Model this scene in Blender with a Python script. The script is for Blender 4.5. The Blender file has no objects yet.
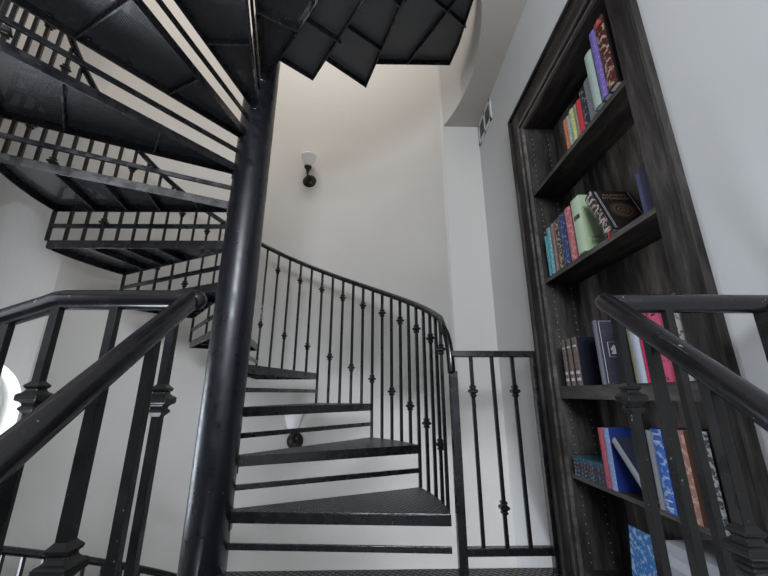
import bpy, bmesh, math, random
from mathutils import Vector, Matrix
random.seed(7)
S = bpy.context.scene
COL = S.collection
pi = math.pi
rad = math.radians

# ------------------------------------------------------------ camera
cam_d = bpy.data.cameras.new('camera')
cam = bpy.data.objects.new('camera', cam_d)
COL.objects.link(cam)
cam_d.sensor_width = 36.0
cam_d.sensor_fit = 'HORIZONTAL'
cam_d.lens = 356.5 * 36.0 / 768.0
cam_d.clip_start = 0.01
cam.location = (0, 0, 0)
cam.rotation_euler = (rad(90) + math.atan(106 / 356.5), 0, rad(-1.5))
S.camera = cam

# ------------------------------------------------------------ world, light, exposure
W = bpy.data.worlds.new('sky')
S.world = W
W.use_nodes = True
bg = W.node_tree.nodes['Background']
bg.inputs[0].default_value = (0.80, 0.88, 1.0, 1)
bg.inputs[1].default_value = 0.34
# daylight around the house: bright above the horizon, dark ground below it
_nt = W.node_tree
_tc = _nt.nodes.new('ShaderNodeTexCoord'); _sp = _nt.nodes.new('ShaderNodeSeparateXYZ'); _cr = _nt.nodes.new('ShaderNodeValToRGB')
_mp = _nt.nodes.new('ShaderNodeMapRange'); _mp.inputs['From Min'].default_value = -1.0; _mp.inputs['From Max'].default_value = 1.0
_cr.color_ramp.elements[0].position = 0.42; _cr.color_ramp.elements[0].color = (0.12, 0.12, 0.13, 1)
_cr.color_ramp.elements[1].position = 0.56; _cr.color_ramp.elements[1].color = (0.80, 0.88, 1.0, 1)
_nt.links.new(_tc.outputs['Generated'], _sp.inputs[0]); _nt.links.new(_sp.outputs['Z'], _mp.inputs['Value'])
_nt.links.new(_mp.outputs['Result'], _cr.inputs['Fac']); _nt.links.new(_cr.outputs['Color'], bg.inputs[0])

def area(name, loc, target, size, size_y, power, color):
    d = bpy.data.lights.new(name, 'AREA')
    d.shape = 'RECTANGLE'
    d.size = size; d.size_y = size_y
    d.energy = power; d.color = color
    o = bpy.data.objects.new(name, d)
    COL.objects.link(o)
    o.location = loc
    v = Vector(target) - Vector(loc)
    o.rotation_euler = v.to_track_quat('-Z', 'Y').to_euler()
    return o

# daylight of the rooms behind the photographer, of the arched window; plus an added fill lamp up the tower
area('daylight_room_behind', (-0.1, -1.9, 1.55), (-0.7, 2.2, 0.2), 1.5, 0.7, 92, (0.85, 0.915, 1.0))
area('daylight_room_left', (-3.0, -0.5, 0.5), (0.2, 1.6, 0.0), 1.6, 2.0, 14, (0.84, 0.91, 1.0))
area('daylight_arched_window', (-2.40, 1.965, -0.40), (-0.7, 1.8, 0.3), 0.7, 1.5, 44, (0.78, 0.88, 1.0))
area('upper_storey_fill', (-0.7, 1.9, 4.7), (-0.7, 2.0, 0.0), 1.2, 1.2, 31, (1.0, 0.975, 0.95))  # added unseen lamp, warms and brightens the upper tower wall
area('daylight_lower_storey', (-1.3, 0.2, -2.6), (-0.5, 2.6, 0.2), 1.4, 1.0, 72, (0.84, 0.91, 1.0))

S.view_settings.view_transform = 'Standard'
S.view_settings.look = 'None'
S.view_settings.gamma = 1.0
S.view_settings.exposure = 0.12
S.view_settings.use_curve_mapping = False

# ------------------------------------------------------------ materials
def mat(name, color, rough=0.5, metal=0.0, spec=0.5, coat=0.0, emit=None, estr=0.0, trans=0.0):
    m = bpy.data.materials.new(name)
    m.use_nodes = True
    b = m.node_tree.nodes['Principled BSDF']
    b.inputs['Base Color'].default_value = (*color, 1)
    b.inputs['Roughness'].default_value = rough
    b.inputs['Metallic'].default_value = metal
    b.inputs['Specular IOR Level'].default_value = spec
    b.inputs['Coat Weight'].default_value = coat
    b.inputs['Transmission Weight'].default_value = trans
    if emit:
        b.inputs['Emission Color'].default_value = (*emit, 1)
        b.inputs['Emission Strength'].default_value = estr
    return m

def N(m, t, **kw):
    n = m.node_tree.nodes.new(t)
    for k, v in kw.items():
        setattr(n, k, v)
    return n
def L(m, a, b): m.node_tree.links.new(a, b)
def BS(m): return m.node_tree.nodes['Principled BSDF']

def obj_coords(m, scale=(1, 1, 1), rot=(0, 0, 0), src='Object'):
    tc = N(m, 'ShaderNodeTexCoord')
    mp = N(m, 'ShaderNodeMapping')
    mp.inputs['Scale'].default_value = scale
    mp.inputs['Rotation'].default_value = rot
    L(m, tc.outputs[src], mp.inputs['Vector'])
    return mp.outputs['Vector']

def ramp(m, fac, stops, interp='LINEAR'):
    r = N(m, 'ShaderNodeValToRGB')
    cr = r.color_ramp
    cr.interpolation = interp
    while len(cr.elements) > 1: cr.elements.remove(cr.elements[0])
    cr.elements[0].position = stops[0][0]; cr.elements[0].color = (*stops[0][1], 1)
    for p, c in stops[1:]:
        e = cr.elements.new(p); e.color = (*c, 1)
    L(m, fac, r.inputs['Fac'])
    return r.outputs['Color']

def bump(m, height, strength, dist):
    b = N(m, 'ShaderNodeBump')
    b.inputs['Strength'].default_value = strength
    b.inputs['Distance'].default_value = dist
    L(m, height, b.inputs['Height'])
    L(m, b.outputs['Normal'], BS(m).inputs['Normal'])

def noise(m, vec, scale, detail=4, rough=0.55):
    n = N(m, 'ShaderNodeTexNoise')
    n.inputs['Scale'].default_value = scale
    n.inputs['Detail'].default_value = detail
    n.inputs['Roughness'].default_value = rough
    L(m, vec, n.inputs['Vector'])
    return n.outputs['Fac']

# painted plaster with a fine orange peel
M_wall = mat('painted_plaster', (0.60, 0.575, 0.54), 0.62, spec=0.3)
v = obj_coords(M_wall)
bump(M_wall, noise(M_wall, v, 110, 2), 0.45, 0.003)
M_wall_r = mat('painted_plaster_shaded', (0.545, 0.54, 0.535), 0.62, spec=0.3)  # same paint as M_wall, dimmer and bluer daylight put into its colour
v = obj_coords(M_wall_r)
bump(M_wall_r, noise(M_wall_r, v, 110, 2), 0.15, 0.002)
M_ceil = mat('ceiling_paint', (0.52, 0.48, 0.43), 0.8, spec=0.2)
M_white = mat('white_enamel', (0.64, 0.63, 0.61), 0.45)

# satin black painted steel with tiny speckle highlights painted into its colour
def black_metal(name, base=(0.012, 0.012, 0.014), rough=0.32):
    m = mat(name, base, rough, spec=0.6)
    v = obj_coords(m)
    n1 = noise(m, v, 120, 2, 0.5)
    c = ramp(m, n1, [(0.0, base), (0.735, base), (0.76, (0.22, 0.22, 0.23)), (1, (0.3, 0.3, 0.3))])
    L(m, c, BS(m).inputs['Base Color'])
    r = ramp(m, noise(m, v, 18, 3), [(0.3, (rough - 0.08,) * 3), (0.75, (rough + 0.16,) * 3)])
    L(m, r, BS(m).inputs['Roughness'])
    bump(m, noise(m, v, 60, 2), 0.05, 0.001)
    return m
M_metal = black_metal('black_steel', (0.006, 0.006, 0.008), 0.24)
BS(M_metal).inputs['Specular IOR Level'].default_value = 1.0
M_rail = black_metal('black_steel_tube', (0.006, 0.006, 0.008), 0.20)
M_pole = black_metal('black_steel_pole', (0.007, 0.008, 0.012), 0.33)
M_bal = black_metal('black_wrought_iron', (0.007, 0.007, 0.007), 0.30)
BS(M_bal).inputs['Specular IOR Level'].default_value = 0.42
# lightly patterned tread sheet, highlights painted onto its raised pattern
def tread_sheet():
    m = mat('diamond_plate', (0.014, 0.014, 0.016), 0.36, spec=0.6)
    v = obj_coords(m, (1, 1, 0.0))
    def stripes(rot):
        mp = N(m, 'ShaderNodeMapping'); mp.inputs['Rotation'].default_value = (0, 0, rot)
        L(m, v, mp.inputs['Vector'])
        w = N(m, 'ShaderNodeTexWave'); w.inputs['Scale'].default_value = 15
        L(m, mp.outputs['Vector'], w.inputs['Vector'])
        return w.outputs['Fac']
    mx = N(m, 'ShaderNodeMath', operation='MULTIPLY')
    L(m, stripes(0.6), mx.inputs[0]); L(m, stripes(-0.9), mx.inputs[1])
    bump(m, mx.outputs[0], 1.0, 0.006)
    c = ramp(m, mx.outputs[0], [(0.0, (0.010, 0.010, 0.011)), (0.55, (0.016, 0.016, 0.018)), (0.85, (0.17, 0.17, 0.175))])
    L(m, c, BS(m).inputs['Base Color'])
    return m
M_tread = tread_sheet()
def under_sheet():
    m = mat('ribbed_steel_sheet', (0.020, 0.020, 0.023), 0.27, spec=1.0, coat=0.6)
    v = obj_coords(m)
    w = N(m, 'ShaderNodeTexWave'); w.inputs['Scale'].default_value = 30; w.inputs['Distortion'].default_value = 0.6
    L(m, v, w.inputs['Vector'])
    bump(m, w.outputs['Fac'], 0.35, 0.0015)
    n1 = noise(m, v, 30, 6, 0.7)
    c = ramp(m, n1, [(0.0, (0.016, 0.016, 0.019)), (0.60, (0.026, 0.026, 0.030)), (0.72, (0.075, 0.075, 0.085)), (1, (0.14, 0.14, 0.15))])  # bright flecks paint glossy reflections into the sheet colour
    L(m, c, BS(m).inputs['Base Color'])
    return m
M_under = under_sheet()

# dark stained alder
def wood(name, scale, dark, light, rough=0.6):
    m = mat(name, dark, rough, spec=0.18)
    v = obj_coords(m, scale)
    n1 = noise(m, v, 6, 8, 0.72)
    n2 = noise(m, v, 1.3, 3)
    mixn = N(m, 'ShaderNodeMath', operation='MULTIPLY')
    L(m, n1, mixn.inputs[0]); L(m, n2, mixn.inputs[1])
    c = ramp(m, mixn.outputs[0], [(0.17, dark), (0.27, tuple(a * 0.7 + b * 0.3 for a, b in zip(dark, light))), (0.44, light)])
    L(m, c, BS(m).inputs['Base Color'])
    bump(m, n1, 0.2, 0.002)
    return m
M_wood_v = wood('dark_stained_wood_upright', (6, 6, 0.9), (0.012, 0.010, 0.009), (0.098, 0.088, 0.082))
M_wood_h = wood('dark_stained_wood_level', (6, 0.9, 6), (0.012, 0.0095, 0.008), (0.095, 0.082, 0.073))
M_wood_b = wood('dark_stained_wood_back', (3, 5, 0.7), (0.012, 0.010, 0.009), (0.22, 0.185, 0.16))
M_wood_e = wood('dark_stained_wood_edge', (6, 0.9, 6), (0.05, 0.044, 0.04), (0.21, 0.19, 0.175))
M_pin = mat('brass_pin', (0.30, 0.28, 0.26), 0.4)
M_page = mat('book_pages', (0.62, 0.60, 0.55), 0.8)
v = obj_coords(M_page, (1, 400, 1))
L(M_page, ramp(M_page, noise(M_page, v, 1.0, 2), [(0.3, (0.42, 0.41, 0.38)), (0.7, (0.68, 0.66, 0.62))]), BS(M_page).inputs['Base Color'])
M_gold = mat('gold_foil', (0.42, 0.30, 0.18), 0.4, metal=0.5)
M_silver = mat('silver_foil', (0.62, 0.62, 0.66), 0.4)
M_frost = mat('frosted_glass', (0.86, 0.86, 0.85), 0.35, spec=0.4)
M_bronze = mat('oil_rubbed_bronze', (0.022, 0.017, 0.014), 0.35, metal=0.5)
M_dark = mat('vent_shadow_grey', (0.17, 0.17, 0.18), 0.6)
M_floor = mat('lower_floor_tile', (0.35, 0.33, 0.30), 0.5)
M_glass = mat('window_glass', (1, 1, 1), 0.05)
_t = N(M_glass, 'ShaderNodeBsdfTransparent'); _g = N(M_glass, 'ShaderNodeBsdfGlossy'); _g.inputs['Roughness'].default_value = 0.03
_m = N(M_glass, 'ShaderNodeMixShader'); _m.inputs[0].default_value = 0.07
L(M_glass, _t.outputs[0], _m.inputs[1]); L(M_glass, _g.outputs[0], _m.inputs[2])
L(M_glass, _m.outputs[0], M_glass.node_tree.nodes['Material Output'].inputs['Surface'])

# ------------------------------------------------------------ mesh helpers
def frame_from(d):
    d = d.normalized()
    up = Vector((0, 0, 1)) if abs(d.z) < 0.95 else Vector((0, 1, 0))
    x = d.cross(up).normalized()
    y = x.cross(d).normalized()
    return x, y

def box(bm, c, s, M=None):
    c = Vector(c); h = Vector(s) / 2
    vs = []
    for dx in (-1, 1):
        for dy in (-1, 1):
            for dz in (-1, 1):
                p = c + Vector((dx * h.x, dy * h.y, dz * h.z))
                if M: p = M @ p
                vs.append(bm.verts.new(p))
    for f in ((0, 1, 3, 2), (4, 6, 7, 5), (0, 4, 5, 1), (2, 3, 7, 6), (0, 2, 6, 4), (1, 5, 7, 3)):
        bm.faces.new([vs[i] for i in f])

def box2(bm, a, b):
    a = Vector(a); b = Vector(b)
    box(bm, (a + b) / 2, (abs(b.x - a.x), abs(b.y - a.y), abs(b.z - a.z)))

def bar(bm, a, b, w, h, side=None):
    """rectangular bar from a to b; w across the horizontal, h in the other"""
    a = Vector(a); b = Vector(b)
    d = (b - a).normalized()
    if side is None:
        x, y = frame_from(d)
    else:
        x = Vector(side).normalized(); y = x.cross(d).normalized()
    vs = []
    for p in (a, b):
        for sx, sy in ((-1, -1), (1, -1), (1, 1), (-1, 1)):
            vs.append(bm.verts.new(p + x * sx * w / 2 + y * sy * h / 2))
    for f in ((3, 2, 1, 0), (4, 5, 6, 7), (0, 1, 5, 4), (1, 2, 6, 5), (2, 3, 7, 6), (3, 0, 4, 7)):
        bm.faces.new([vs[i] for i in f])

def tube(bm, pts, r, seg=20, cap=True, round_start=False, round_end=False):
    pts = [Vector(p) for p in pts]
    rs = [r] * len(pts)
    if round_start:
        d = (pts[1] - pts[0]).normalized(); p0 = pts[0]
        ext = [(p0 - d * r * math.sin(t), r * math.cos(t)) for t in (1.45, 1.15, 0.8, 0.4)]
        pts = [e[0] for e in ext] + pts; rs = [e[1] for e in ext] + rs
    if round_end:
        d = (pts[-1] - pts[-2]).normalized(); p0 = pts[-1]
        ext = [(p0 + d * r * math.sin(t), r * math.cos(t)) for t in (0.4, 0.8, 1.15, 1.45)]
        pts = pts + [e[0] for e in ext]; rs = rs + [e[1] for e in ext]
    rings = []
    px = None
    for i, p in enumerate(pts):
        if i == 0: d = pts[1] - pts[0]
        elif i == len(pts) - 1: d = pts[-1] - pts[-2]
        else: d = (pts[i + 1] - p).normalized() + (p - pts[i - 1]).normalized()
        d.normalize()
        if px is None:
            x, y = frame_from(d)
        else:
            x = (px - d * px.dot(d)).normalized(); y = x.cross(d).normalized()
        px = x
        k = 1.0
        if 0 < i < len(pts) - 1:
            a = (pts[i + 1] - p).normalized(); b_ = (p - pts[i - 1]).normalized()
            k = 1.0
        rings.append([bm.verts.new(p + (x * math.cos(2 * pi * j / seg) + y * math.sin(2 * pi * j / seg)) * rs[i] * k) for j in range(seg)])
    for a, b in zip(rings, rings[1:]):
        for j in range(seg):
            f = bm.faces.new((a[j], a[(j + 1) % seg], b[(j + 1) % seg], b[j])); f.smooth = True
    if cap:
        bm.faces.new(list(reversed(rings[0]))); bm.faces.new(rings[-1])

def lathe(bm, prof, seg=24, M=None, axis_pt=(0, 0, 0), sq=False):
    """profile of (r, z); sq=True gives four flat sides"""
    rings = []
    o = Vector(axis_pt)
    n = 4 if sq else seg
    for r, z in prof:
        ring = []
        for j in range(n):
            a = 2 * pi * j / n + (pi / 4 if sq else 0)
            rr = r * (math.sqrt(2) if sq else 1)
            p = Vector((rr * math.cos(a), rr * math.sin(a), z))
            if M: p = M @ p
            ring.append(bm.verts.new(o + p))
        rings.append(ring)
    for a, b in zip(rings, rings[1:]):
        for j in range(n):
            f = bm.faces.new((a[j], a[(j + 1) % n], b[(j + 1) % n], b[j])); f.smooth = not sq
    bm.faces.new(list(reversed(rings[0]))); bm.faces.new(rings[-1])

def prism(bm, poly, z0, z1):
    lo = [bm.verts.new((x, y, z0)) for x, y in poly]
    hi = [bm.verts.new((x, y, z1)) for x, y in poly]
    n = len(poly)
    bm.faces.new(list(reversed(lo))); bm.faces.new(hi)
    for i in range(n):
        bm.faces.new((lo[i], lo[(i + 1) % n], hi[(i + 1) % n], hi[i]))

def O(name, bm, m, parent=None, bevel=0.0, fix=True):
    if fix: bmesh.ops.recalc_face_normals(bm, faces=bm.faces[:])
    me = bpy.data.meshes.new(name)
    bm.to_mesh(me); bm.free()
    ms = m if isinstance(m, (list, tuple)) else [m]
    for k in ms: me.materials.append(k)
    o = bpy.data.objects.new(name, me)
    COL.objects.link(o)
    if parent: o.parent = parent
    if bevel:
        md = o.modifiers.new('bevel', 'BEVEL'); md.width = bevel; md.segments = 2
        md.limit_method = 'ANGLE'; md.angle_limit = rad(50)
    return o

def NB(): return bmesh.new()
def centre_on(root):
    """parts are modelled in world coordinates: move them back under the root's base"""
    for c in root.children:
        c.matrix_parent_inverse = Matrix.Translation(-Vector(root.location))

def thing(name, label, cat, loc=(0, 0, 0), group=None):
    o = bpy.data.objects.new(name, None)
    COL.objects.link(o)
    o.empty_display_size = 0.05
    o.location = loc
    o['label'] = label; o['category'] = cat
    if group: o['group'] = group
    return o
def struct(name, bm, m, bevel=0.0):
    o = O(name, bm, m, None, bevel)
    o['kind'] = 'structure'
    return o

# ------------------------------------------------------------ measures
PX, PY = -0.718, 1.799         # axis of the stair pole
TR = 1.053                     # tread radius
RISE = 0.215
DA = 26.1                      # degrees per tread
A0 = -3.8
Z0 = -0.493                    # top of the first tread
TT = 0.046
ZL = Z0 - RISE                 # landing
DR = 1.345                     # tower wall radius
WX = 0.80                      # bookcase wall
ZC = 2.016                     # hall ceiling
def pol(r, deg): return (PX + r * math.cos(rad(deg)), PY + r * math.sin(rad(deg)))

# ------------------------------------------------------------ structure
# tower wall: a ring of plaster, from the hall corner around the far side; full circle above the ceiling
def ring_wall(a0, a1, z0, z1, r0, r1, n):
    bm = NB()
    full = abs(a1 - a0 - 360) < 1e-3
    cols = []
    for i in range(n + (0 if full else 1)):
        a = a0 + (a1 - a0) * i / n
        cols.append([bm.verts.new((*pol(r, a), z)) for r, z in ((r0, z0), (r1, z0), (r1, z1), (r0, z1))])
    m = len(cols)
    for i in range(m if full else m - 1):
        A = cols[i]; B = cols[(i + 1) % m]
        for j in range(4):
            f = bm.faces.new((A[j], A[(j + 1) % 4], B[(j + 1) % 4], B[j])); f.smooth = True
    if not full:
        bm.faces.new(cols[0]); bm.faces.new(list(reversed(cols[-1])))
    return bm
tower = struct('wall_back', ring_wall(22.4, 236, -3.1, 4.95, DR, DR + 0.13, 120), M_wall)
upper = struct('wall_tower_upper', ring_wall(236, 382.4, ZC + 0.002, 4.95, DR, DR + 0.13, 90), M_wall)
for o in (tower, upper):
    md = o.modifiers.new('edge', 'EDGE_SPLIT'); md.split_angle = rad(40)
# arched window opening cut in the tower wall
AW, AWW, AWZ = 174.6, 0.262, -0.075
cut = NB()
prof = [(-AWW, -1.05), (AWW, -1.05)] + [(AWW * math.cos(rad(t)), AWZ + AWW * math.sin(rad(t))) for t in range(0, 181, 9)]
Mw = Matrix.Translation((PX, PY, 0)) @ Matrix.Rotation(rad(AW), 4, 'Z')
lo = [cut.verts.new(Mw @ Vector((DR - 0.15, x, z))) for x, z in prof]
hi = [cut.verts.new(Mw @ Vector((DR + 0.4, x, z))) for x, z in prof]
cut.faces.new(lo); cut.faces.new(list(reversed(hi)))
for i in range(len(prof)):
    j = (i + 1) % len(prof)
    cut.faces.new((lo[j], lo[i], hi[i], hi[j]))
cutter = O('window_cutter', cut, M_wall)
md = tower.modifiers.new('arch', 'BOOLEAN'); md.object = cutter; md.operation = 'DIFFERENCE'; md.solver = 'EXACT'
dg = bpy.context.evaluated_depsgraph_get()
me = bpy.data.meshes.new_from_object(tower.evaluated_get(dg))
tower.modifiers.clear(); tower.data = me
bpy.data.objects.remove(cutter)
# window frame and pane
bm = NB()
def arch_ring(bm, xo, w0, w1, d):
    outer = [(-w0, -1.05), (w0, -1.05)] + [(w0 * math.cos(rad(t)), AWZ + w0 * math.sin(rad(t))) for t in range(0, 181, 9)]
    inner = [(-w1, -1.02), (w1, -1.02)] + [(w1 * math.cos(rad(t)), AWZ + w1 * math.sin(rad(t))) for t in range(0, 181, 9)]
    V = [[bm.verts.new(Mw @ Vector((x, a, b))) for a, b in P] for x in (xo, xo + d) for P in (outer, inner)]
    n = len(outer)
    for i in range(n):
        j = (i + 1) % n
        bm.faces.new((V[0][i], V[0][j], V[1][j], V[1][i])); bm.faces.new((V[2][j], V[2][i], V[3][i], V[3][j]))
        bm.faces.new((V[1][i], V[1][j], V[3][j], V[3][i])); bm.faces.new((V[0][j], V[0][i], V[2][i], V[2][j]))
arch_ring(bm, DR + 0.085, AWW, AWW - 0.035, 0.035)
box(bm, Mw @ Vector((DR + 0.10, 0, -0.45)), (0.02, 0.02, 1.2))
wf = struct('window_1', bm, M_white)
bm = NB()
w1 = AWW - 0.03
prof = [(-w1, -1.03), (w1, -1.03)] + [(w1 * math.cos(rad(t)), AWZ + w1 * math.sin(rad(t))) for t in range(0, 181, 9)]
lo = [bm.verts.new(Mw @ Vector((DR + 0.10, x, z))) for x, z in prof]
hi = [bm.verts.new(Mw @ Vector((DR + 0.104, x, z))) for x, z in prof]
bm.faces.new(lo); bm.faces.new(list(reversed(hi)))
for i in range(len(prof)):
    j = (i + 1) % len(prof); bm.faces.new((lo[j], lo[i], hi[i], hi[j]))
O('window_pane', bm, M_glass, wf)

# hall end wall beside the tower
bm = NB(); box2(bm, (0.522, 2.312, -3.1), (1.05, 2.45, ZC)); struct('wall_hall_end', bm, M_wall)
# right wall around the bookcase recess
bm = NB()
BY0, BY1, BZ1 = 0.872, 1.58, 1.373
box2(bm, (WX, -2.2, -3.1), (WX + 0.25, BY0 - 0.02, ZC))
box2(bm, (WX, BY1 + 0.02, -3.1), (WX + 0.25, 2.45, ZC))
box2(bm, (WX, BY0 - 0.02, BZ1 + 0.02), (WX + 0.25, BY1 + 0.02, ZC))
box2(bm, (WX + 0.20, BY0 - 0.02, -3.1), (WX + 0.25, BY1 + 0.02, BZ1 + 0.02))
struct('wall_right', bm, M_wall_r)
# ceiling slab of the hall with the round stair opening
bm = NB()
n = 120
ci, co = [], []
for i in range(n):
    a = 360 * i / n
    c, s_ = math.cos(rad(a)), math.sin(rad(a))
    ts = []
    for lim, comp, o0 in ((1.05, c, PX), (-3.3, c, PX), (3.4, s_, PY), (-2.2, s_, PY)):
        if abs(comp) > 1e-6:
            t = (lim - o0) / comp
            if t > 0: ts.append(t)
    t = min(ts)
    for lst, r in ((ci, DR + 0.001 if (i * 3 <= 21 or i * 3 >= 237) else DR + 0.05), (co, t)):
        lst.append([bm.verts.new((PX + r * c, PY + r * s_, z)) for z in (ZC, ZC + 0.28)])
for i in range(n):
    j = (i + 1) % n
    bm.faces.new((ci[i][0], ci[j][0], co[j][0], co[i][0]))
    bm.faces.new((ci[j][1], ci[i][1], co[i][1], co[j][1]))
    f = bm.faces.new((ci[i][0], ci[i][1], ci[j][1], ci[j][0])); f.smooth = False
    bm.faces.new((co[i][0], co[j][0], co[j][1], co[i][1]))
struct('ceiling', bm, M_ceil)
bm = NB()
lo = [bm.verts.new((*pol(DR + 0.1, 360 * i / 60), 4.95)) for i in range(60)]
hi = [bm.verts.new((*pol(DR + 0.1, 360 * i / 60), 5.05)) for i in range(60)]
bm.faces.new(list(reversed(lo))); bm.faces.new(hi)
for i in range(60): bm.faces.new((lo[i], lo[(i + 1) % 60], hi[(i + 1) % 60], hi[i]))
struct('ceiling_tower', bm, M_ceil)
bm = NB(); box2(bm, (-3.3, -2.2, -3.2), (1.05, 3.4, -3.1)); struct('floor_lower', bm, M_floor)
# landing: steel platform between pole and wall
bm = NB(); box2(bm, (-0.70, 0.60, ZL - 0.05), (WX - 0.001, 1.775, ZL)); struct('floor', bm, M_tread)

# ------------------------------------------------------------ spiral staircase
stair = thing('spiral_staircase', 'black steel spiral staircase winding up around a thick round pole', 'staircase', (PX, PY, -3.1))
PR = 0.095
bm = NB()
tube(bm, [(PX, PY, -3.1), (PX, PY, 0), (PX, PY, 1.8), (PX, PY, 4.2)], PR, 64)
O('centre_pole', bm, M_pole, stair)

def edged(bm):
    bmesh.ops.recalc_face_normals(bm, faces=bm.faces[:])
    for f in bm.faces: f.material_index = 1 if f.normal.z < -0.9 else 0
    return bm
def tread(fa, z, bar_below=True, lower=False):
    """wedge of sheet steel with a hanging rim, three ribs and a mid bar under its front edge"""
    ra = fa + DA
    ri = 0.10
    F0, F1, R0, R1 = pol(ri, fa), pol(TR, fa), pol(ri, ra), pol(TR, ra)
    bm = NB()
    # top sheet (patterned) and bottom of the sheet
    arc = [pol(TR, fa + DA * q / 8) for q in range(9)]
    prism(bm, [F0] + arc + [R0], z - 0.006, z)
    # rims
    rt = 0.006
    def rim(a, b, inward):
        a = Vector((*a, 0)); b = Vector((*b, 0))
        d = (b - a).normalized(); nrm = Vector((-d.y, d.x, 0)) * inward
        c = [a, b, b + nrm * rt, a + nrm * rt]
        prism(bm, [(p.x, p.y) for p in c], z - TT, z - 0.004)
    rim(F0, F1, 1); rim(R1, R0, 1)
    inn = [pol(TR - rt, fa + DA * q / 8) for q in range(9)]
    prism(bm, arc + list(reversed(inn)), z - TT, z - 0.004)
    bmesh.ops.recalc_face_normals(bm, faces=bm.faces[:])
    for f in bm.faces:
        f.material_index = 0
        if f.normal.z > 0.9 and f.calc_center_median().z > z - 0.001: f.material_index = 1
        if f.normal.z < -0.9 and abs(f.calc_center_median().z - (z - 0.006)) < 0.001: f.material_index = 2
    t = O('tread', bm, [M_metal, M_tread, M_under], stair, 0.0012)
    mid = rad(fa + DA / 2)
    for rr in ((0.835, 0.475) if z > 1.1 else (0.835, 0.655, 0.475)):
        a = Vector((*pol(rr, fa + 0.5), z - 0.024)); b = Vector((*pol(rr, ra - 0.5), z - 0.024))
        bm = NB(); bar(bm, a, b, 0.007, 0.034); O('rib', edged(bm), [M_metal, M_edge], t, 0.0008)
    # weld blobs along the inside of the rims
    bm = NB()
    for q in range(5):
        rr = 0.3 + 0.16 * q + random.uniform(-0.04, 0.04)
        for aa in (fa, ra):
            off = rad(aa) + (1 if aa == fa else -1) * 0.010 / rr
            c = Vector((PX + rr * math.cos(off), PY + rr * math.sin(off), z - 0.012))
            d = Vector((math.cos(rad(aa)), math.sin(rad(aa)), 0)) * 0.011
            tube(bm, [c - d, c, c + d], 0.0032, 6)
    ws = O('weld_seams', bm, M_pin_w, t); ws['kind'] = 'stuff'
    if bar_below:
        bm = NB()
        zb = z - RISE / 2 - 0.024
        p0 = (*pol(0.09, fa), zb); p1 = (*pol(TR - 0.003, fa), zb)
        bar(bm, p0, p1, 0.012, 0.024)
        O('riser_bar', bm, M_metal, t, 0.001)
    # welded gusset collar on the pole
    bm = NB()
    cs = []
    for q in range(7):
        aa = fa + DA * q / 6
        cs.append(aa)
    poly = [pol(PR + 0.005, a) for a in cs] + [pol(PR - 0.01, a) for a in reversed(cs)]
    prism(bm, poly, z - 0.075, z + 0.004)
    O('collar', bm, M_metal, t, 0.002)
    return t
M_edge = black_metal('steel_edge_highlight', (0.040, 0.040, 0.043), 0.25)  # bright edge highlights of the rib undersides, painted as a lighter steel
M_pin_w = mat('weld_metal', (0.05, 0.05, 0.055), 0.25, metal=0.6)

NT = 12
for k in range(NT):
    tread(A0 + k * DA, Z0 + k * RISE)
for m_ in range(1, 7):
    tread(267 - DA * m_, ZL - RISE * m_)

def chord_pt(a_start, j, off=0.004):
    """point j/5 along the outer edge of the tread starting at angle a_start"""
    p = Vector(pol(TR + off, a_start + DA * j / 5.0))
    return p

S_B = 0.0155
def knuckle_mesh(bm, p, s=1.0, rot=0.0):
    half = [(0.0165, 0.0), (0.0192, 0.0018), (0.0196, 0.0040), (0.0180, 0.0060), (0.0142, 0.0080), (0.0112, 0.0115), (0.0104, 0.0150),
            (0.0132, 0.0170), (0.0140, 0.0190), (0.0140, 0.0212), (0.0120, 0.0235), (0.0095, 0.0262), (0.0078, 0.0285)]
    half[0] = (0.0196, 0.0)
    prof = [(r_, -z_) for r_, z_ in reversed(half[1:])] + half
    M = Matrix.Rotation(rot, 4, 'Z')
    lathe(bm, [(r * s, z * s) for r, z in prof], M=M, axis_pt=p, sq=True)

def baluster(parent, x, y, z0, z1, zk, rot=0.0, s=S_B, ks=1.0):
    bm = NB()
    M = Matrix.Translation((x, y, 0)) @ Matrix.Rotation(rot, 4, 'Z')
    box(bm, (0, 0, (z0 + z1) / 2), (s, s, z1 - z0), M)
    b = O('baluster', bm, M_bal, parent, 0.0008)
    if zk is not None and z0 + 0.03 < zk < z1 - 0.02:
        bm = NB()
        knuckle_mesh(bm, (x, y, zk), ks, rot)
        O('knuckle', bm, M_bal, b, 0.0008)
    return b

RH = 0.822                      # rail centre above the pitch line
def helix(a): return Z0 + RISE * (a - A0) / DA
RR = TR - 0.010
for i in range(1, NT * 5 + 1):
    k, j = divmod(i, 5)
    p = chord_pt(A0 + k * DA, j)
    a = A0 + i * DA / 5
    ht = helix(a)
    zt = Z0 + k * RISE
    if j == 0: zb = Z0 + (k - 1) * RISE - 0.004
    else: zb = zt - 0.02
    baluster(stair, p.x, p.y, zb, ht + RH - 0.008, ht + (0.668 if i % 2 else 0.165), rad(a))
pts = []
for q in range(0, 133):
    a = A0 + 2.0 + q * (NT * DA) / 130
    pts.append((*pol(RR + 0.026 * max(0.0, 1 - (a - A0) / 50.0), a), helix(a) + RH))
start = [(0.366, 1.728, 0.105), (0.366, 1.732, 0.150), (0.365, 1.738, 0.195), (0.363, 1.750, 0.24), (0.358, 1.768, 0.285), (0.352, 1.795, 0.318)]
bm = NB(); tube(bm, start + pts[2:], 0.0185, 18, round_start=True)
O('handrail', bm, M_rail, stair)
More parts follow.
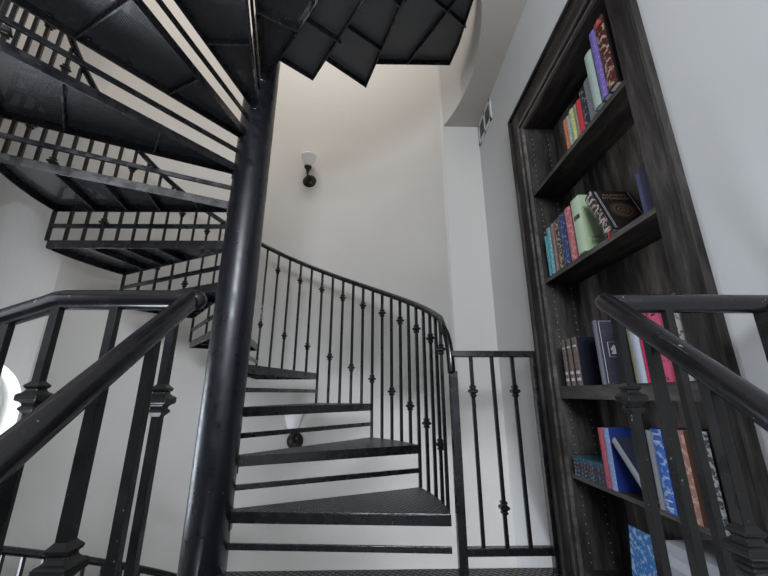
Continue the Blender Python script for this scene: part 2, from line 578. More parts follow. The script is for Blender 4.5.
# lower turn of the same staircase
def lhelix(a): return -0.702 - (168.9 - a) * RISE / DA
for i in range(0, 31):
    a = 267 - DA - (i - 5) * DA / 5
    if a > 251 or a < 100: continue
    k = math.floor((267 - a - 1e-6) / DA)
    fr = 267 - (k + 1) * DA
    p = chord_pt(fr, (a - fr) / DA * 5)
    zr = lhelix(a)
    baluster(stair, p.x, p.y, ZL - RISE * (k + 1) - 0.02, zr - 0.008, zr - (0.154 if i % 2 else 0.657), rad(a))
bm = NB()
tube(bm, [(*pol(TR - 0.01, a), lhelix(a)) for a in [250 - 2.5 * q for q in range(0, 60)]], 0.0185, 18)
O('handrail', bm, M_rail, stair)

# ------------------------------------------------------------ upper landing frames
landing = thing('upper_landing', 'black steel landing plates with saw-tooth edge overhead, seen from below', 'landing', (0.1, 1.4, 2.04))
def plate(poly, zb, ribs):
    bm = NB()
    prism(bm, poly, zb + 0.045, zb + 0.052)
    n = len(poly)
    area2 = sum(poly[i][0] * poly[(i + 1) % n][1] - poly[(i + 1) % n][0] * poly[i][1] for i in range(n))
    sg = 1 if area2 > 0 else -1
    for i in range(n):
        a = Vector((*poly[i], 0)); b = Vector((*poly[(i + 1) % n], 0))
        d = (b - a).normalized(); nn = Vector((-d.y, d.x, 0)) * sg * 0.006
        prism(bm, [(q.x, q.y) for q in (a, b, b + nn, a + nn)], zb, zb + 0.047)
    bmesh.ops.recalc_face_normals(bm, faces=bm.faces[:])
    for f in bm.faces:
        f.material_index = 1 if (f.normal.z < -0.9 and f.calc_center_median().z > zb + 0.04) else 0
    p = O('landing_plate', bm, [M_metal, M_under2], landing, 0.0012)
    for a, b in ribs:
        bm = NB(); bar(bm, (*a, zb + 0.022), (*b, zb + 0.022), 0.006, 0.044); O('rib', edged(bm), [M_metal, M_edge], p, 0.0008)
M_under2 = black_metal('grey_primed_sheet', (0.060, 0.060, 0.064), 0.42)
zp = 2.045 / 2.0
P1 = [(-0.63, 1.786), (-0.434, 1.939), (0.228, 0.983), (0.05, 0.80)]
plate(P1, 2.045, [((-0.415, 1.530), (-0.221, 1.667)), ((-0.235, 1.265), (-0.038, 1.40)), ((-0.05, 0.99), (0.10, 1.10))])
P2 = [(-0.48, 1.876), (-0.081, 2.197), (0.341, 1.065), (-0.06, 0.66)]
plate(P2, 2.26, [((-0.36, 1.61), (0.036, 1.892)), ((-0.22, 1.30), (0.150, 1.60)), ((-0.15, 1.0), (0.26, 1.30))])
P3 = [(-0.15, 2.036), (0.537, 2.028), (0.568, 1.86), (0.590, 1.573), (0.51, 1.29), (0.33, 1.02), (0.10, 0.90)]
plate(P3, 2.31, [((0.222, 2.033), (0.51, 1.54)), ((0.20, 1.485), (0.586, 1.748)), ((0.02, 1.50), (0.18, 1.60))])

# ------------------------------------------------------------ landing railing beside the first step
gate = thing('landing_railing', 'black railing panel with three balusters between staircase newel and bookcase', 'railing', (0.55, 1.735, ZL))
GY = 1.735
for x, top in ((0.374, 0.105), (0.774, 0.175)):
    bm = NB(); box2(bm, (x - 0.0185, GY - 0.0185, ZL), (x + 0.0185, GY + 0.0185, top))
    O('post', bm, M_metal, gate, 0.002)
bm = NB(); bar(bm, (0.366, GY, 0.185), (0.792, GY, 0.185), 0.034, 0.030); O('top_rail', bm, M_metal, gate, 0.004)
bm = NB(); bar(bm, (0.385, GY, -0.632), (0.76, GY, -0.632), 0.03, 0.03); O('bottom_rail', bm, M_metal, gate, 0.002)
for i, x in enumerate((0.464, 0.565, 0.664)):
    baluster(gate, x, GY, -0.62, 0.172, -0.471 if i == 1 else 0.013)

# ------------------------------------------------------------ near railings of the lower flight
NY, NZ = 0.632, 0.163
RT = 0.0148
def near_baluster(parent, x, y, ztop, zbot, zk):
    baluster(parent, x, y, zbot, ztop, zk, 0, 0.0138, 0.90)
slope = 0.79
# left
lr = thing('left_stair_railing', 'black tube handrail at left with sloping arm and thick square balusters', 'railing', (-0.335, NY, ZL))
bm = NB()
tube(bm, [(-0.325, NY + 0.004, NZ), (-0.45, NY + 0.004, NZ), (-0.555, NY + 0.004, NZ - 0.001), (-0.572, NY + 0.006, NZ - 0.003), (-0.588, NY + 0.011, NZ - 0.007), (-0.70, 0.668, 0.130), (-0.86, 0.72, 0.075), (-1.06, 0.80, -0.03)], 0.0182, 24, round_start=True)
O('guard_rail', bm, M_rail, lr)
bm = NB()
tube(bm, [(-0.331, NY + 0.002, NZ + 0.002), (-0.331, 0.40, NZ - slope * (NY - 0.40)), (-0.331, 0.0, NZ - slope * NY), (-0.331, -0.35, NZ - slope * (NY + 0.35))], 0.0165, 24, round_start=True)
O('sloping_rail', bm, M_rail, lr)
for i, x in enumerate((-0.356, -0.461, -0.562)):
    near_baluster(lr, x, NY, NZ - 0.005, ZL + 0.02, NZ - (0.173, 0.53, 0.168)[i])
near_baluster(lr, -0.668, 0.660, 0.125, ZL - 0.1, -0.41)
near_baluster(lr, -0.762, 0.690, 0.100, ZL - 0.1, -0.05)
near_baluster(lr, -0.862, 0.722, 0.065, ZL - 0.15, -0.44)
for i, y in enumerate((0.545, 0.455, 0.363, 0.275, 0.187)):
    zr = NZ - slope * (NY - y)
    near_baluster(lr, -0.331, y, zr, zr - 0.70, zr - (0.20 if i % 2 else 0.56))
bm = NB(); bar(bm, (-0.34, NY, ZL + 0.06), (-0.575, NY, ZL + 0.06), 0.024, 0.024); O('bottom_rail', bm, M_metal, lr, 0.002)
bm = NB(); bar(bm, (-0.331, 0.60, ZL + 0.04 ), (-0.331, -0.3, ZL + 0.04 - 0.9 * slope), 0.024, 0.024); O('bottom_rail', bm, M_metal, lr, 0.002)
# right
rr_ = thing('right_stair_railing', 'black tube handrail at right in front of the bookcase, sloping towards the viewer', 'railing', (0.39, NY, ZL))
bm = NB()
tube(bm, [(0.436, NY + 0.005, NZ - 0.001), (0.60, NY + 0.005, NZ), (0.775, NY + 0.005, NZ), (0.799, NY + 0.005, NZ)], 0.0178, 24, round_start=True)
O('guard_rail', bm, M_rail, rr_)
bm = NB()
tube(bm, [(0.430, NY + 0.002, NZ + 0.002), (0.430, 0.40, NZ - slope * (NY - 0.40)), (0.430, 0.0, NZ - slope * NY), (0.430, -0.35, NZ - slope * (NY + 0.35))], 0.0165, 24, round_start=True)
O('sloping_rail', bm, M_rail, rr_)
for i, x in enumerate((0.443, 0.541)):
    near_baluster(rr_, x, NY, NZ - 0.005, ZL + 0.02, NZ - (0.170 if i % 2 == 0 else 0.53))
bm = NB(); box2(bm, (0.727, 0.616, ZL), (0.765, 0.654, NZ)); O('post', bm, M_bal, rr_, 0.002)
for i, y in enumerate((0.546, 0.464, 0.374, 0.284, 0.194)):
    zr = NZ - slope * (NY - y)
    near_baluster(rr_, 0.430, y, zr, zr - 0.70, zr - (0.20 if i % 2 else 0.56))
bm = NB(); bar(bm, (0.44, NY, ZL + 0.06), (0.799, NY, ZL + 0.06), 0.024, 0.024); O('bottom_rail', bm, M_metal, rr_, 0.002)
bm = NB(); bar(bm, (0.430, 0.60, ZL + 0.04), (0.430, -0.3, ZL + 0.04 - 0.9 * slope), 0.024, 0.024); O('bottom_rail', bm, M_metal, rr_, 0.002)

# ------------------------------------------------------------ wall sconces
def sconce(z, label, a=87.7):
    t = thing('wall_sconce', label, 'wall lamp', (*pol(DR, a), z), 'sconces on the tower wall')
    # local frame: -X' towards room centre; build with +Y away from wall then rotate
    Ms = Matrix.Rotation(rad(a + 90), 4, 'Z')          # local +Y points to the pole
    def P(x, y, zz): return Ms @ Vector((x, y, zz))
    t.scale = (1.12, 1.12, 1.12)
    bm = NB()
    Mb = Ms @ Matrix.Rotation(-pi / 2, 4, 'X')
    lathe(bm, [(0.060, 0.0), (0.060, 0.008), (0.055, 0.014), (0.050, 0.015), (0.046, 0.020), (0.028, 0.026), (0.016, 0.030)], 32, Mb)
    O('backplate', bm, M_bronze, t)
    bm = NB()
    tube(bm, [P(0, 0.02, 0), P(0, 0.05, -0.008), P(0, 0.075, 0.005), P(0, 0.088, 0.02), P(0, 0.09, 0.045)], 0.008, 12)
    O('arm', bm, M_bronze, t)
    bm = NB()
    lathe(bm, [(0.010, 0.036), (0.016, 0.042), (0.013, 0.050), (0.018, 0.060), (0.030, 0.074), (0.034, 0.088)], 24, None, P(0, 0.09, 0))
    O('socket', bm, M_bronze, t)
    bm = NB()
    pr = [(0.030, 0.084), (0.038, 0.096), (0.047, 0.120), (0.055, 0.150), (0.064, 0.185), (0.068, 0.198), (0.064, 0.198), (0.056, 0.178), (0.048, 0.150), (0.040, 0.120), (0.024, 0.092)]
    lathe(bm, pr, 32, None, P(0, 0.09, 0))
    O('glass_shade', bm, M_frost, t)
    return t
sconce(2.045, 'bronze wall sconce with white glass cup shade, high on the tower wall')
sconce(-0.365, 'lower bronze wall sconce seen through the gap between two stair treads', 86.6)

# ------------------------------------------------------------ air vent
vt = thing('air_vent', 'white rectangular air vent grille high on the wall left of the bookcase', 'vent', (WX, 2.15, 1.82))
bm = NB()
x0, x1 = WX - 0.008, WX
VY0, VY1, VZ0, VZ1 = 2.0, 2.29, 1.822, 2.004
fr = 0.028
box2(bm, (x0, VY0, VZ0), (x1, VY1, VZ0 + fr)); box2(bm, (x0, VY0, VZ1 - fr), (x1, VY1, VZ1))
box2(bm, (x0, VY0, VZ0), (x1, VY0 + fr, VZ1)); box2(bm, (x0, VY1 - fr, VZ0), (x1, VY1, VZ1))
ym = (VY0 + VY1) / 2
box2(bm, (x0, ym - 0.012, VZ0), (x1, ym + 0.012, VZ1))
def local(o, root):
    o.matrix_parent_inverse = Matrix.Translation(-Vector(root.location)); return o
local(O('frame', bm, M_white, vt, 0.001), vt)
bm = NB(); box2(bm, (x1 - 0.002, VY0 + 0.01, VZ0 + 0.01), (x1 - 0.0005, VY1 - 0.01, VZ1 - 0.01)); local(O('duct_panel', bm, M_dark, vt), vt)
for i in range(9):
    bm = NB(); z = VZ0 + fr + 0.008 + i * 0.0155
    box2(bm, (x0 + 0.001, VY0 + fr, z), (x0 + 0.004, VY1 - fr, z + 0.003))
    local(O('louvre', bm, M_dark, vt), vt)

# ------------------------------------------------------------ bookcase
bc = thing('bookcase', 'tall dark stained wooden bookcase built into the right wall', 'bookcase', (WX, 1.236, -3.1))
XB = 0.955                    # front of the back panel
FX = WX - 0.020               # face of the casing
def part(name, a, b, m, bev=0.0015, parent=bc):
    bm = NB(); box2(bm, a, b); return O(name, bm, m, parent, bev)
ZB = -3.1
part('back_panel', (XB, BY0 - 0.015, ZB), (XB + 0.02, BY1 + 0.015, BZ1 + 0.015), M_wood_b)
sp1 = part('side_panel', (WX, BY1, ZB), (XB, BY1 + 0.016, BZ1 + 0.016), M_wood_v)
sp0 = part('side_panel', (WX, BY0 - 0.016, ZB), (XB, BY0, BZ1 + 0.016), M_wood_v)
part('top_panel', (WX, BY0, BZ1), (XB, BY1, BZ1 + 0.016), M_wood_h)
part('stile', (FX, BY1 + 0.018, ZB), (WX - 0.0005, 1.706, 1.52), M_wood_v)
part('stile', (FX, 0.792, ZB), (WX - 0.0005, BY0, 1.52), M_wood_v)
part('header', (FX, BY0, BZ1 + 0.018), (WX - 0.0005, BY1 + 0.018, 1.52), M_wood_h)
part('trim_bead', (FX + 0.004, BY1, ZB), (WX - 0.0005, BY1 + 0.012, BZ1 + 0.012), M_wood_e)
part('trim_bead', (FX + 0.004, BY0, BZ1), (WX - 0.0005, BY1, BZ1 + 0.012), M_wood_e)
part('trim_bead', (FX - 0.012, 1.690, ZB), (WX - 0.0005, 1.708, 1.524), M_wood_v)
part('trim_bead', (FX - 0.012, 0.779, 1.506), (WX - 0.0005, 1.690, 1.524), M_wood_h)
part('trim_bead', (FX - 0.004, 0.779, ZB), (WX - 0.0005, 0.792, 1.506), M_wood_v)
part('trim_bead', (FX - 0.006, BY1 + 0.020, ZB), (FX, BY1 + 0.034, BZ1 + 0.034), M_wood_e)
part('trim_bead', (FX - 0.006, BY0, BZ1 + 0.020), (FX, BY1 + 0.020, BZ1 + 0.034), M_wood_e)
SH = {'s1': (0.978, 0.020), 's2': (0.517, 0.020), 's3': (0.031, 0.050), 's4': (-0.307, 0.016), 's5': (-0.640, 0.020), 's6': (-1.10, 0.05)}
for z, t in SH.values():
    sh = part('shelf', (WX + 0.001, BY0 + 0.001, z - t), (XB - 0.001, BY1 - 0.001, z), M_wood_h)
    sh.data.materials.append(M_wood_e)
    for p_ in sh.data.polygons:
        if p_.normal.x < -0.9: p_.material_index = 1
bm = NB()
for zz in [i * 0.032 - 1.0 for i in range(74)]:
    for xx in (0.832, 0.918):
        if any(z - t - 0.01 < zz < z + 0.01 for z, t in SH.values()): continue
        box(bm, (xx, BY1 - 0.0008, zz), (0.0038, 0.0012, 0.0038))
pins = O('shelf_pin_holes', bm, M_pin, bc)
pins['kind'] = 'stuff'

# ------------------------------------------------------------ books
def cloth(name, base, mark=None, scale=60, lo=0.55, hi=0.60, rough=0.5, base2=None, stretch=(1, 1, 1)):
    m = mat(name, base, rough, spec=0.35)
    v = obj_coords(m, stretch)
    n1 = noise(m, v, scale * 1.7, 4, 0.6)
    st = [(0.0, base), (lo, base2 or base)]
    if mark: st += [(hi, mark), (1.0, mark)]
    L(m, ramp(m, n1, st), BS(m).inputs['Base Color'])
    return m

def book(label, shelf_z, y0, y1, h, mcover, group, depth=0.135, x=0.803, tilt=0.0, mspine=None, page_off=0.0025, bands=(), mband=None, name='book'):
    """upright book, spine towards the room (-X); y0 near side, y1 far side; tilt leans the top towards +Y"""
    w = y1 - y0
    t = thing(name, label, 'book', (x, y0 if tilt >= 0 else y1, shelf_z), group)
    if tilt: t.rotation_euler = (-tilt, 0, 0)
    o0 = 0.0 if tilt >= 0 else -w
    bt = min(0.0028, w * 0.14)
    bm = NB()
    # spine, slightly rounded, and two boards
    segs = 6
    ring_lo, ring_hi = [], []
    pr = []
    for i in range(segs + 1):
        u = i / segs
        pr.append((-0.0035 * math.sin(pi * u), o0 + w * u))
    inner = [(bt, o0 + w - bt), (bt, o0 + bt)]
    poly = pr + [(depth, o0 + w), (depth, o0 + w - bt)] + inner + [(depth, o0 + bt), (depth, o0)]
    prism(bm, poly, 0, h)
    bmesh.ops.recalc_face_normals(bm, faces=bm.faces[:])
    for f in bm.faces:
        f.material_index = 1 if (f.normal.x < -0.5) else 0
    O('cover', bm, [mcover, mspine or mcover], t)
    bm = NB(); box2(bm, (bt + 0.0002, o0 + bt, page_off), (depth - 0.004, o0 + w - bt, h - page_off))
    O('pages', bm, M_page, t)
    for (b0, b1) in bands:
        bm = NB()
        segp = [(px_ - 0.0006, py_) for px_, py_ in pr[1:-1]]
        prism(bm, segp + [(p[0] + 0.001, p[1]) for p in reversed(segp)], b0 * h, b1 * h)
        O('spine_band', bm, mband or M_silver, t)
    return t
def text_part(t, s, loc, size, m, rot=(pi / 2, 0, 0), squash=1.0, name='title'):
    cu = bpy.data.curves.new(name, 'FONT')
    cu.body = s; cu.size = size; cu.align_x = 'CENTER'; cu.align_y = 'CENTER'; cu.extrude = 0.0002
    tmp = bpy.data.objects.new('tmp', cu); COL.objects.link(tmp)
    me_ = bpy.data.meshes.new_from_object(tmp.evaluated_get(bpy.context.evaluated_depsgraph_get()))
    bpy.data.objects.remove(tmp)
    me_.materials.clear(); me_.materials.append(m)
    o = bpy.data.objects.new(name, me_); COL.objects.link(o)
    o.parent = t; o.location = loc; o.rotation_euler = rot; o.scale = (squash, 1, 1)
    return o

G1, G2, G3, G4, G5 = ['books on the %s shelf' % s for s in ('top', 'second', 'third', 'fourth', 'lowest')]
z1 = SH['s1'][0]; z2 = SH['s2'][0]; z3 = SH['s3'][0]; z4 = SH['s4'][0]; z5 = SH['s5'][0]
C = cloth
book('thin orange book, far left on the top shelf', z1, 1.228, 1.247, 0.142, C('orange_cloth', (0.48, 0.13, 0.04), (0.6, 0.3, 0.15), 90), G1)
book('slim grey-green book beside the thin orange book on the top shelf', z1, 1.201, 1.226, 0.140, C('greygreen_cloth', (0.27, 0.30, 0.27), (0.45, 0.47, 0.42), 70), G1)
book('slim lime green patterned book on the top shelf', z1, 1.167, 1.199, 0.147, C('lime_cloth', (0.36, 0.42, 0.13), (0.55, 0.58, 0.35), 70, .5, .55), G1)
book('slim tan brown book between lime and red books on the top shelf', z1, 1.148, 1.165, 0.146, C('tan_cloth', (0.23, 0.17, 0.13), (0.34, 0.28, 0.22), 60), G1)
book('bright red slim book on the top shelf', z1, 1.118, 1.147, 0.144, C('red_cloth', (0.52, 0.03, 0.05)), G1)
book('dark navy book with pale spine marks right of the red book', z1, 1.083, 1.116, 0.166, C('navy_marks', (0.018, 0.020, 0.03), (0.35, 0.37, 0.42), 45, .60, .62), G1)
book('thick grey book with a rounded top edge on the top shelf', z1, 1.033, 1.081, 0.176, C('grey_cloth', (0.17, 0.18, 0.20), (0.24, 0.25, 0.27), 80), G1)
book('pale green book with teal hinge on the top shelf', z1, 0.990, 1.031, 0.245, C('teal_cloth', (0.11, 0.22, 0.22)), G1, x=0.789, mspine=C('sage_cloth', (0.34, 0.43, 0.38), (0.42, 0.50, 0.45), 90))
book('purple book between pale green and dark illustrated books', z1, 0.951, 0.983, 0.295, C('purple_cloth', (0.16, 0.11, 0.38), (0.28, 0.22, 0.5), 60), G1, x=0.787)
bk = book('thick dark illustrated book with red and tan spine, right end of top shelf', z1, 0.902, 0.948, 0.300, C('dark_illustrated', (0.02, 0.014, 0.014)), G1, x=0.785,
     mspine=C('fiery_art', (0.018, 0.012, 0.012), (0.36, 0.26, 0.19), 32, .52, .58, base2=(0.07, 0.012, 0.01)), bands=((0.90, 0.95),), mband=C('label_red', (0.5, 0.05, 0.04)))

book('small cyan paperback at the far left of the second shelf', z2, 1.513, 1.535, 0.195, C('cyan_cloth', (0.06, 0.33, 0.40), (0.25, 0.5, 0.55), 70), G2)
book('teal speckled book, second from the left on the second shelf', z2, 1.479, 1.510, 0.222, C('teal_speckle', (0.13, 0.36, 0.38), (0.40, 0.55, 0.55), 60), G2)
book('thin dusty pink and brown book on the second shelf', z2, 1.445, 1.470, 0.225, C('dusty_pink', (0.25, 0.13, 0.13), (0.45, 0.33, 0.30), 70), G2)
book('dark book with gold foil ornament on its spine', z2, 1.404, 1.440, 0.226, C('gold_ornament', (0.03, 0.028, 0.05), (0.38, 0.29, 0.16), 50, .50, .53), G2)
book('navy blue book with gold specks on the second shelf', z2, 1.350, 1.402, 0.229, C('navy_speckle', (0.03, 0.045, 0.14), (0.34, 0.34, 0.40), 55, .58, .62), G2)
book('coral pink book with pale flowers on the second shelf', z2, 1.299, 1.343, 0.232, C('coral_flowers', (0.48, 0.13, 0.16), (0.60, 0.30, 0.30), 45, .50, .58), G2)
gb = book('pale green hardback with black edges, face visible, on the second shelf', z2, 1.222, 1.280, 0.236, C('pale_green_board', (0.35, 0.43, 0.26), (0.41, 0.49, 0.32), 30), G2,
          mspine=C('pale_green_spine', (0.46, 0.56, 0.41)), bands=((0.005, 0.015), (0.985, 0.995), (0.60, 0.68)), mband=M_metal, x=0.797)
M_ink = mat('dark_ink', (0.10, 0.13, 0.09), 0.6)
for dz, s_ in ((0.055, 'JAMES'), (0.035, 'JOYCE')):
    text_part(gb, s_, (0.045, -0.0006, dz), 0.016, M_ink)
for s_, dx, dz in (('U', 0.04, 0.19), ('L', 0.055, 0.155), ('Y', 0.075, 0.13)):
    text_part(gb, s_, (dx, -0.0006, dz), 0.035, M_ink)
bm = NB(); box2(bm, (0.085, -0.001, 0.02), (0.120, -0.0003, 0.06)); O('cover_picture', bm, M_metal, gb)

M_blackcov = C('black_leather', (0.012, 0.009, 0.009), (0.02, 0.015, 0.014), 80)
bb = book('black leather book leaning left with gold oval emblem on its cover', z2 + 0.016, 1.070, 1.114, 0.205, M_blackcov, G2, depth=0.145, tilt=rad(22), x=0.797,
          mspine=C('ornate_spine', (0.02, 0.016, 0.016), (0.35, 0.30, 0.27), 40, .5, .55), bands=((0.08, 0.095), (0.30, 0.312), (0.55, 0.562), (0.80, 0.812), (0.93, 0.945)), mband=M_silver)
text_part(bb, "BULFINCH'S", (0.078, -0.0006, 0.180), 0.0165, M_gold, name='title')
text_part(bb, 'MYTHOLOGY', (0.078, -0.0006, 0.162), 0.0165, M_gold, name='title')
bm = NB()
for r0, r1 in ((1.0, 0.93), (0.84, 0.62), (0.50, 0.30), (0.2, 0.02)):
    n = 36
    A = [bm.verts.new((0.078 + 0.044 * r0 * math.cos(2 * pi * i / n), -0.0008, 0.098 + 0.040 * r0 * math.sin(2 * pi * i / n))) for i in range(n)]
    B = [bm.verts.new((0.078 + 0.044 * r1 * math.cos(2 * pi * i / n), -0.0008, 0.098 + 0.040 * r1 * math.sin(2 * pi * i / n))) for i in range(n)]
    for i in range(n): bm.faces.new((A[i], A[(i + 1) % n], B[(i + 1) % n], B[i]))
O('oval_emblem', bm, C('dim_gold', (0.10, 0.065, 0.045), (0.16, 0.10, 0.06), 120), bb, fix=False)
bm = NB()
for a, b in (((0.012, 0.005), (0.012, 0.200)), ((0.017, 0.005), (0.017, 0.200)), ((0.138, 0.005), (0.138, 0.200))):
    bar(bm, (a[0], -0.0003, a[1]), (b[0], -0.0003, b[1]), 0.0006, 0.0012)
O('foil_rule', bm, M_silver, bb)
M_ribbon = mat('red_ribbon', (0.55, 0.03, 0.05), 0.5)
bm = NB(); bar(bm, (0.004, 0.016, 0.001), (-0.012, 0.010, -0.012), 0.010, 0.0012); bar(bm, (-0.012, 0.010, -0.012), (-0.020, 0.018, -0.035), 0.009, 0.0012)
O('ribbon', bm, M_ribbon, bb)
book('blue-violet book standing upright at the right of the second shelf', z2, 0.930, 0.950, 0.140, C('blue_violet', (0.05, 0.055, 0.13), None), G2, x=0.812, depth=0.12, mspine=C('violet_edge', (0.07, 0.075, 0.16)))
book('dark navy book against the right side of the second shelf', z2, 0.884, 0.926, 0.150, C('navy_plain', (0.022, 0.024, 0.055), None), G2, x=0.806)

M_tan = C('tan_leather', (0.15, 0.115, 0.10), (0.24, 0.19, 0.17), 70)
M_navyboard = C('black_navy_board', (0.010, 0.011, 0.024), None)
for i, (a, b, wch) in enumerate(((1.484, 1.514, 'leftmost'), (1.441, 1.476, 'middle'), (1.394, 1.433, 'rightmost'))):
    book('%s of three matching tan-spined volumes with dark covers on third shelf' % wch, z3, a, b, 0.188, M_navyboard, G3, mspine=M_tan, bands=((0.10, 0.16), (0.24, 0.30), (0.80, 0.83)), mband=M_silver, x=0.80)
sl = book('tall slate slipcased book with silver rule and small horse-head emblem', z3, 1.246, 1.270, 0.225, C('slate_board', (0.045, 0.045, 0.065), (0.06, 0.06, 0.08), 40), G3, mspine=C('slate_spine', (0.16, 0.16, 0.20)), depth=0.14, x=0.797)
bm = NB()
for a, b in (((0.008, 0.004), (0.008, 0.221)), ((0.008, 0.221), (0.125, 0.221))):
    bar(bm, (a[0], -0.0006, a[1]), (b[0], -0.0006, b[1]), 0.0016, 0.0008)
ex, ez, ew, eh = 0.046, 0.120, 0.018, 0.026
for a, b in (((ex - ew, ez - eh), (ex + ew, ez - eh)), ((ex + ew, ez - eh), (ex + ew, ez + eh)), ((ex + ew, ez + eh), (ex - ew, ez + eh)), ((ex - ew, ez + eh), (ex - ew, ez - eh))):
    bar(bm, (a[0], -0.0008, a[1]), (b[0], -0.0008, b[1]), 0.0022, 0.0008)
O('foil_rule', bm, M_silver, sl)
bm = NB()
hh = [(-0.010, -0.016), (0.010, -0.016), (0.011, 0.000), (0.008, 0.010), (0.002, 0.017), (-0.001, 0.013), (-0.009, 0.004), (-0.011, -0.002), (-0.006, -0.004), (-0.002, -0.001), (-0.006, -0.009)]
A = [bm.verts.new((ex + x_, -0.0010, ez + y_)) for x_, y_ in hh]; bm.faces.new(A)
O('emblem', bm, M_silver, sl, fix=False)
book('thin olive-spined book beside the slate slipcase on the third shelf', z3, 1.088, 1.101, 0.232, C('pale_blue_board', (0.44, 0.48, 0.60), None), G3, mspine=C('olive_spine', (0.16, 0.15, 0.07)), x=0.797)
book('pale blue-grey spined book right of the thin olive book', z3, 1.056, 1.087, 0.228, C('pale_board', (0.44, 0.46, 0.55), None), G3, mspine=C('pale_blue_grey', (0.46, 0.50, 0.60)), x=0.798)
book('very slim crimson book beside the hot pink book', z3, 1.043, 1.055, 0.222, C('crimson_board', (0.50, 0.02, 0.09), None), G3, x=0.80)
pk = book('thick hot pink book with black scribbled drawing on its spine', z3, 0.962, 1.040, 0.240, C('pink_board', (0.50, 0.07, 0.14), None), G3, mspine=C('pink_scribble', (0.55, 0.09, 0.17), (0.05, 0.01, 0.02), 36, .60, .61), x=0.797)
book('white book with grey floral drawings on its spine, right of pink book', z3, 0.895, 0.922, 0.226, C('white_board', (0.50, 0.47, 0.45), None), G3, mspine=C('white_floral', (0.48, 0.45, 0.43), (0.12, 0.11, 0.11), 40, .56, .58), x=0.797)

# fourth shelf: flat stack of thin books
def flat_book(label, z, thk, ya, yb, xa, xb, mc, group, name='book'):
    t = thing(name, label, 'book', ((xa + xb) / 2, (ya + yb) / 2, z), group)
    hx, hy = (xb - xa) / 2, (yb - ya) / 2
    bt = thk * 0.14
    bm = NB()
    box2(bm, (-hx, -hy, 0), (hx, hy, bt)); box2(bm, (-hx, -hy, thk - bt), (hx, hy, thk)); box2(bm, (-hx, -hy, bt), (-hx + bt, hy, thk - bt))
    O('cover', bm, mc, t)
    bm = NB(); box2(bm, (-hx + bt * 1.2, -hy + 0.002, bt), (hx - 0.003, hy - 0.002, thk - bt)); O('pages', bm, M_page, t)
    return t
sp_names = ('bottom', 'second from bottom', 'middle', 'second from top', 'topmost')
for i in range(5):
    flat_book('%s thin dark book in the flat stack at left of fourth shelf' % sp_names[i], z4 + i * 0.0139, 0.0134, 1.3535, 1.553, 0.803 + 0.002 * (i % 2), 0.925,
              C('dark_spine_%s' % ('abcde'[i]), (0.03, 0.045, 0.075), ((0.30, 0.42, 0.5), (0.42, 0.45, 0.5), (0.38, 0.22, 0.22), (0.35, 0.40, 0.45), (0.10, 0.30, 0.36))[i], 60, .56, .60, base2=((0.03, 0.05, 0.08), (0.03, 0.05, 0.09), (0.07, 0.03, 0.05), (0.04, 0.05, 0.09), (0.03, 0.10, 0.15))[i]), G4)
book('coral red book with dark spine letters beside the flat stack', z4, 1.324, 1.351, 0.192, C('coral_red', (0.50, 0.10, 0.13), (0.12, 0.02, 0.03), 80, .60, .62), G4)
book('wide blue book with pale blue spine next to the coral red book', z4, 1.290, 1.321, 0.194, C('royal_board', (0.018, 0.045, 0.24), None), G4, mspine=C('pale_blue_spine', (0.24, 0.33, 0.58), (0.40, 0.46, 0.62), 80), depth=0.14)
book('thin dark book with grey spine leaning diagonally across the blue book', z4 + 0.0175, 1.120, 1.146, 0.205, C('dark_blue_thin', (0.03, 0.035, 0.06), None), G4, mspine=C('grey_spine', (0.30, 0.31, 0.33)), tilt=rad(42), x=0.800)
book('royal blue thick book with silver arabesque spine behind the right railing', z4, 1.045, 1.083, 0.212, C('royal_blue', (0.01, 0.03, 0.20), None), G4, mspine=C('blue_arabesque', (0.02, 0.06, 0.36), (0.32, 0.42, 0.62), 38, .53, .56, base2=(0.03, 0.12, 0.45)), bands=((0.06, 0.075), (0.14, 0.155), (0.84, 0.855), (0.93, 0.945)), mband=M_silver, x=0.798, depth=0.145)
book('pale grey book behind the royal blue book on the fourth shelf', z4, 1.088, 1.112, 0.205, C('pale_grey_board', (0.27, 0.27, 0.29), None), G4, x=0.803)
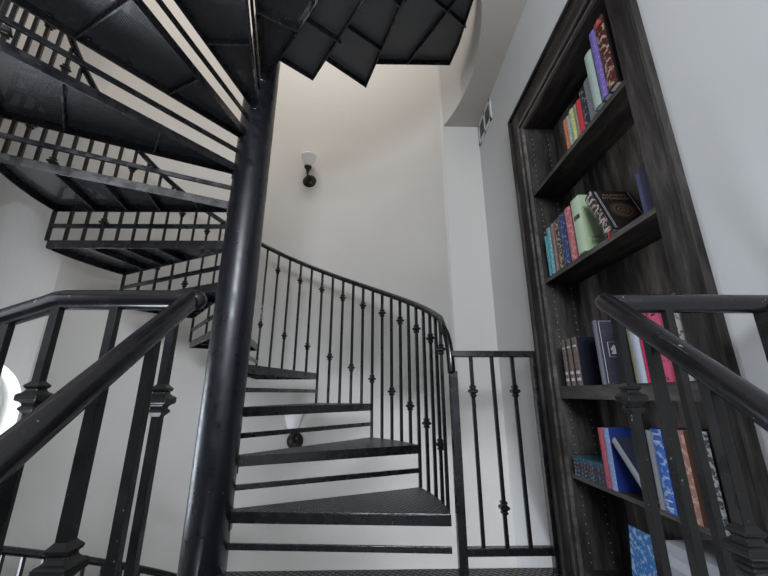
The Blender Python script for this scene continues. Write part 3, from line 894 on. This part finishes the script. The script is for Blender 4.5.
book('thick copper orange book with blue-grey figure on its spine', z4, 0.967, 1.010, 0.216, C('copper_board', (0.10, 0.05, 0.035), None), G4, mspine=C('copper_art', (0.42, 0.16, 0.08), (0.55, 0.33, 0.24), 40, .50, .56, base2=(0.30, 0.15, 0.12)), x=0.797, depth=0.145)
book('silver and black ornamented thick book at the right of fourth shelf', z4, 0.897, 0.937, 0.220, C('black_board', (0.03, 0.03, 0.035), None), G4, mspine=C('silver_art', (0.05, 0.055, 0.06), (0.45, 0.48, 0.50), 45, .48, .52), x=0.797, depth=0.145)
# lowest visible shelf
cm = thing('comic_book', 'colourful blue illustrated paperback leaning, face outwards, on the lowest shelf', 'book', (0.835, 1.285, z5), G5)
cm.rotation_euler = (0, rad(6), rad(0))
bm = NB(); box2(bm, (0, -0.07, 0), (0.008, 0.07, 0.22)); O('cover', bm, C('comic_art', (0.02, 0.08, 0.36), (0.45, 0.55, 0.70), 34, .52, .58, base2=(0.05, 0.22, 0.55)), cm, 0.0005)
zz = z5
stack = ((0.034, (0.10, 0.11, 0.13), 'bottommost dark grey'), (0.030, (0.30, 0.31, 0.33), 'second from bottom, mid grey'), (0.032, (0.06, 0.06, 0.14), 'third from bottom, navy'),
         (0.030, (0.45, 0.48, 0.52), 'fourth from bottom, white'), (0.034, (0.09, 0.11, 0.16), 'fifth from bottom, slate'), (0.032, (0.36, 0.38, 0.42), 'third from top, silver grey'),
         (0.028, (0.50, 0.52, 0.56), 'second from top, pale'), (0.030, (0.40, 0.41, 0.45), 'topmost light grey'))
for i, (thk, col, nm) in enumerate(stack):
    flat_book('%s book of the flat stack on the lowest shelf' % nm, zz, thk, 0.90 + 0.005 * (i % 2), 1.150 - 0.004 * i, 0.803, 0.945, C('flat_cover_%s' % 'abcdefgh'[i], col, None), G5)
    zz += thk + 0.0004

# parts were modelled in world coordinates for these roots
bpy.context.view_layer.update()
for root in (stair, landing, gate, lr, rr_, bc):
    off = Matrix.Translation(-Vector(root.location))
    for c in root.children:
        c.matrix_parent_inverse = off
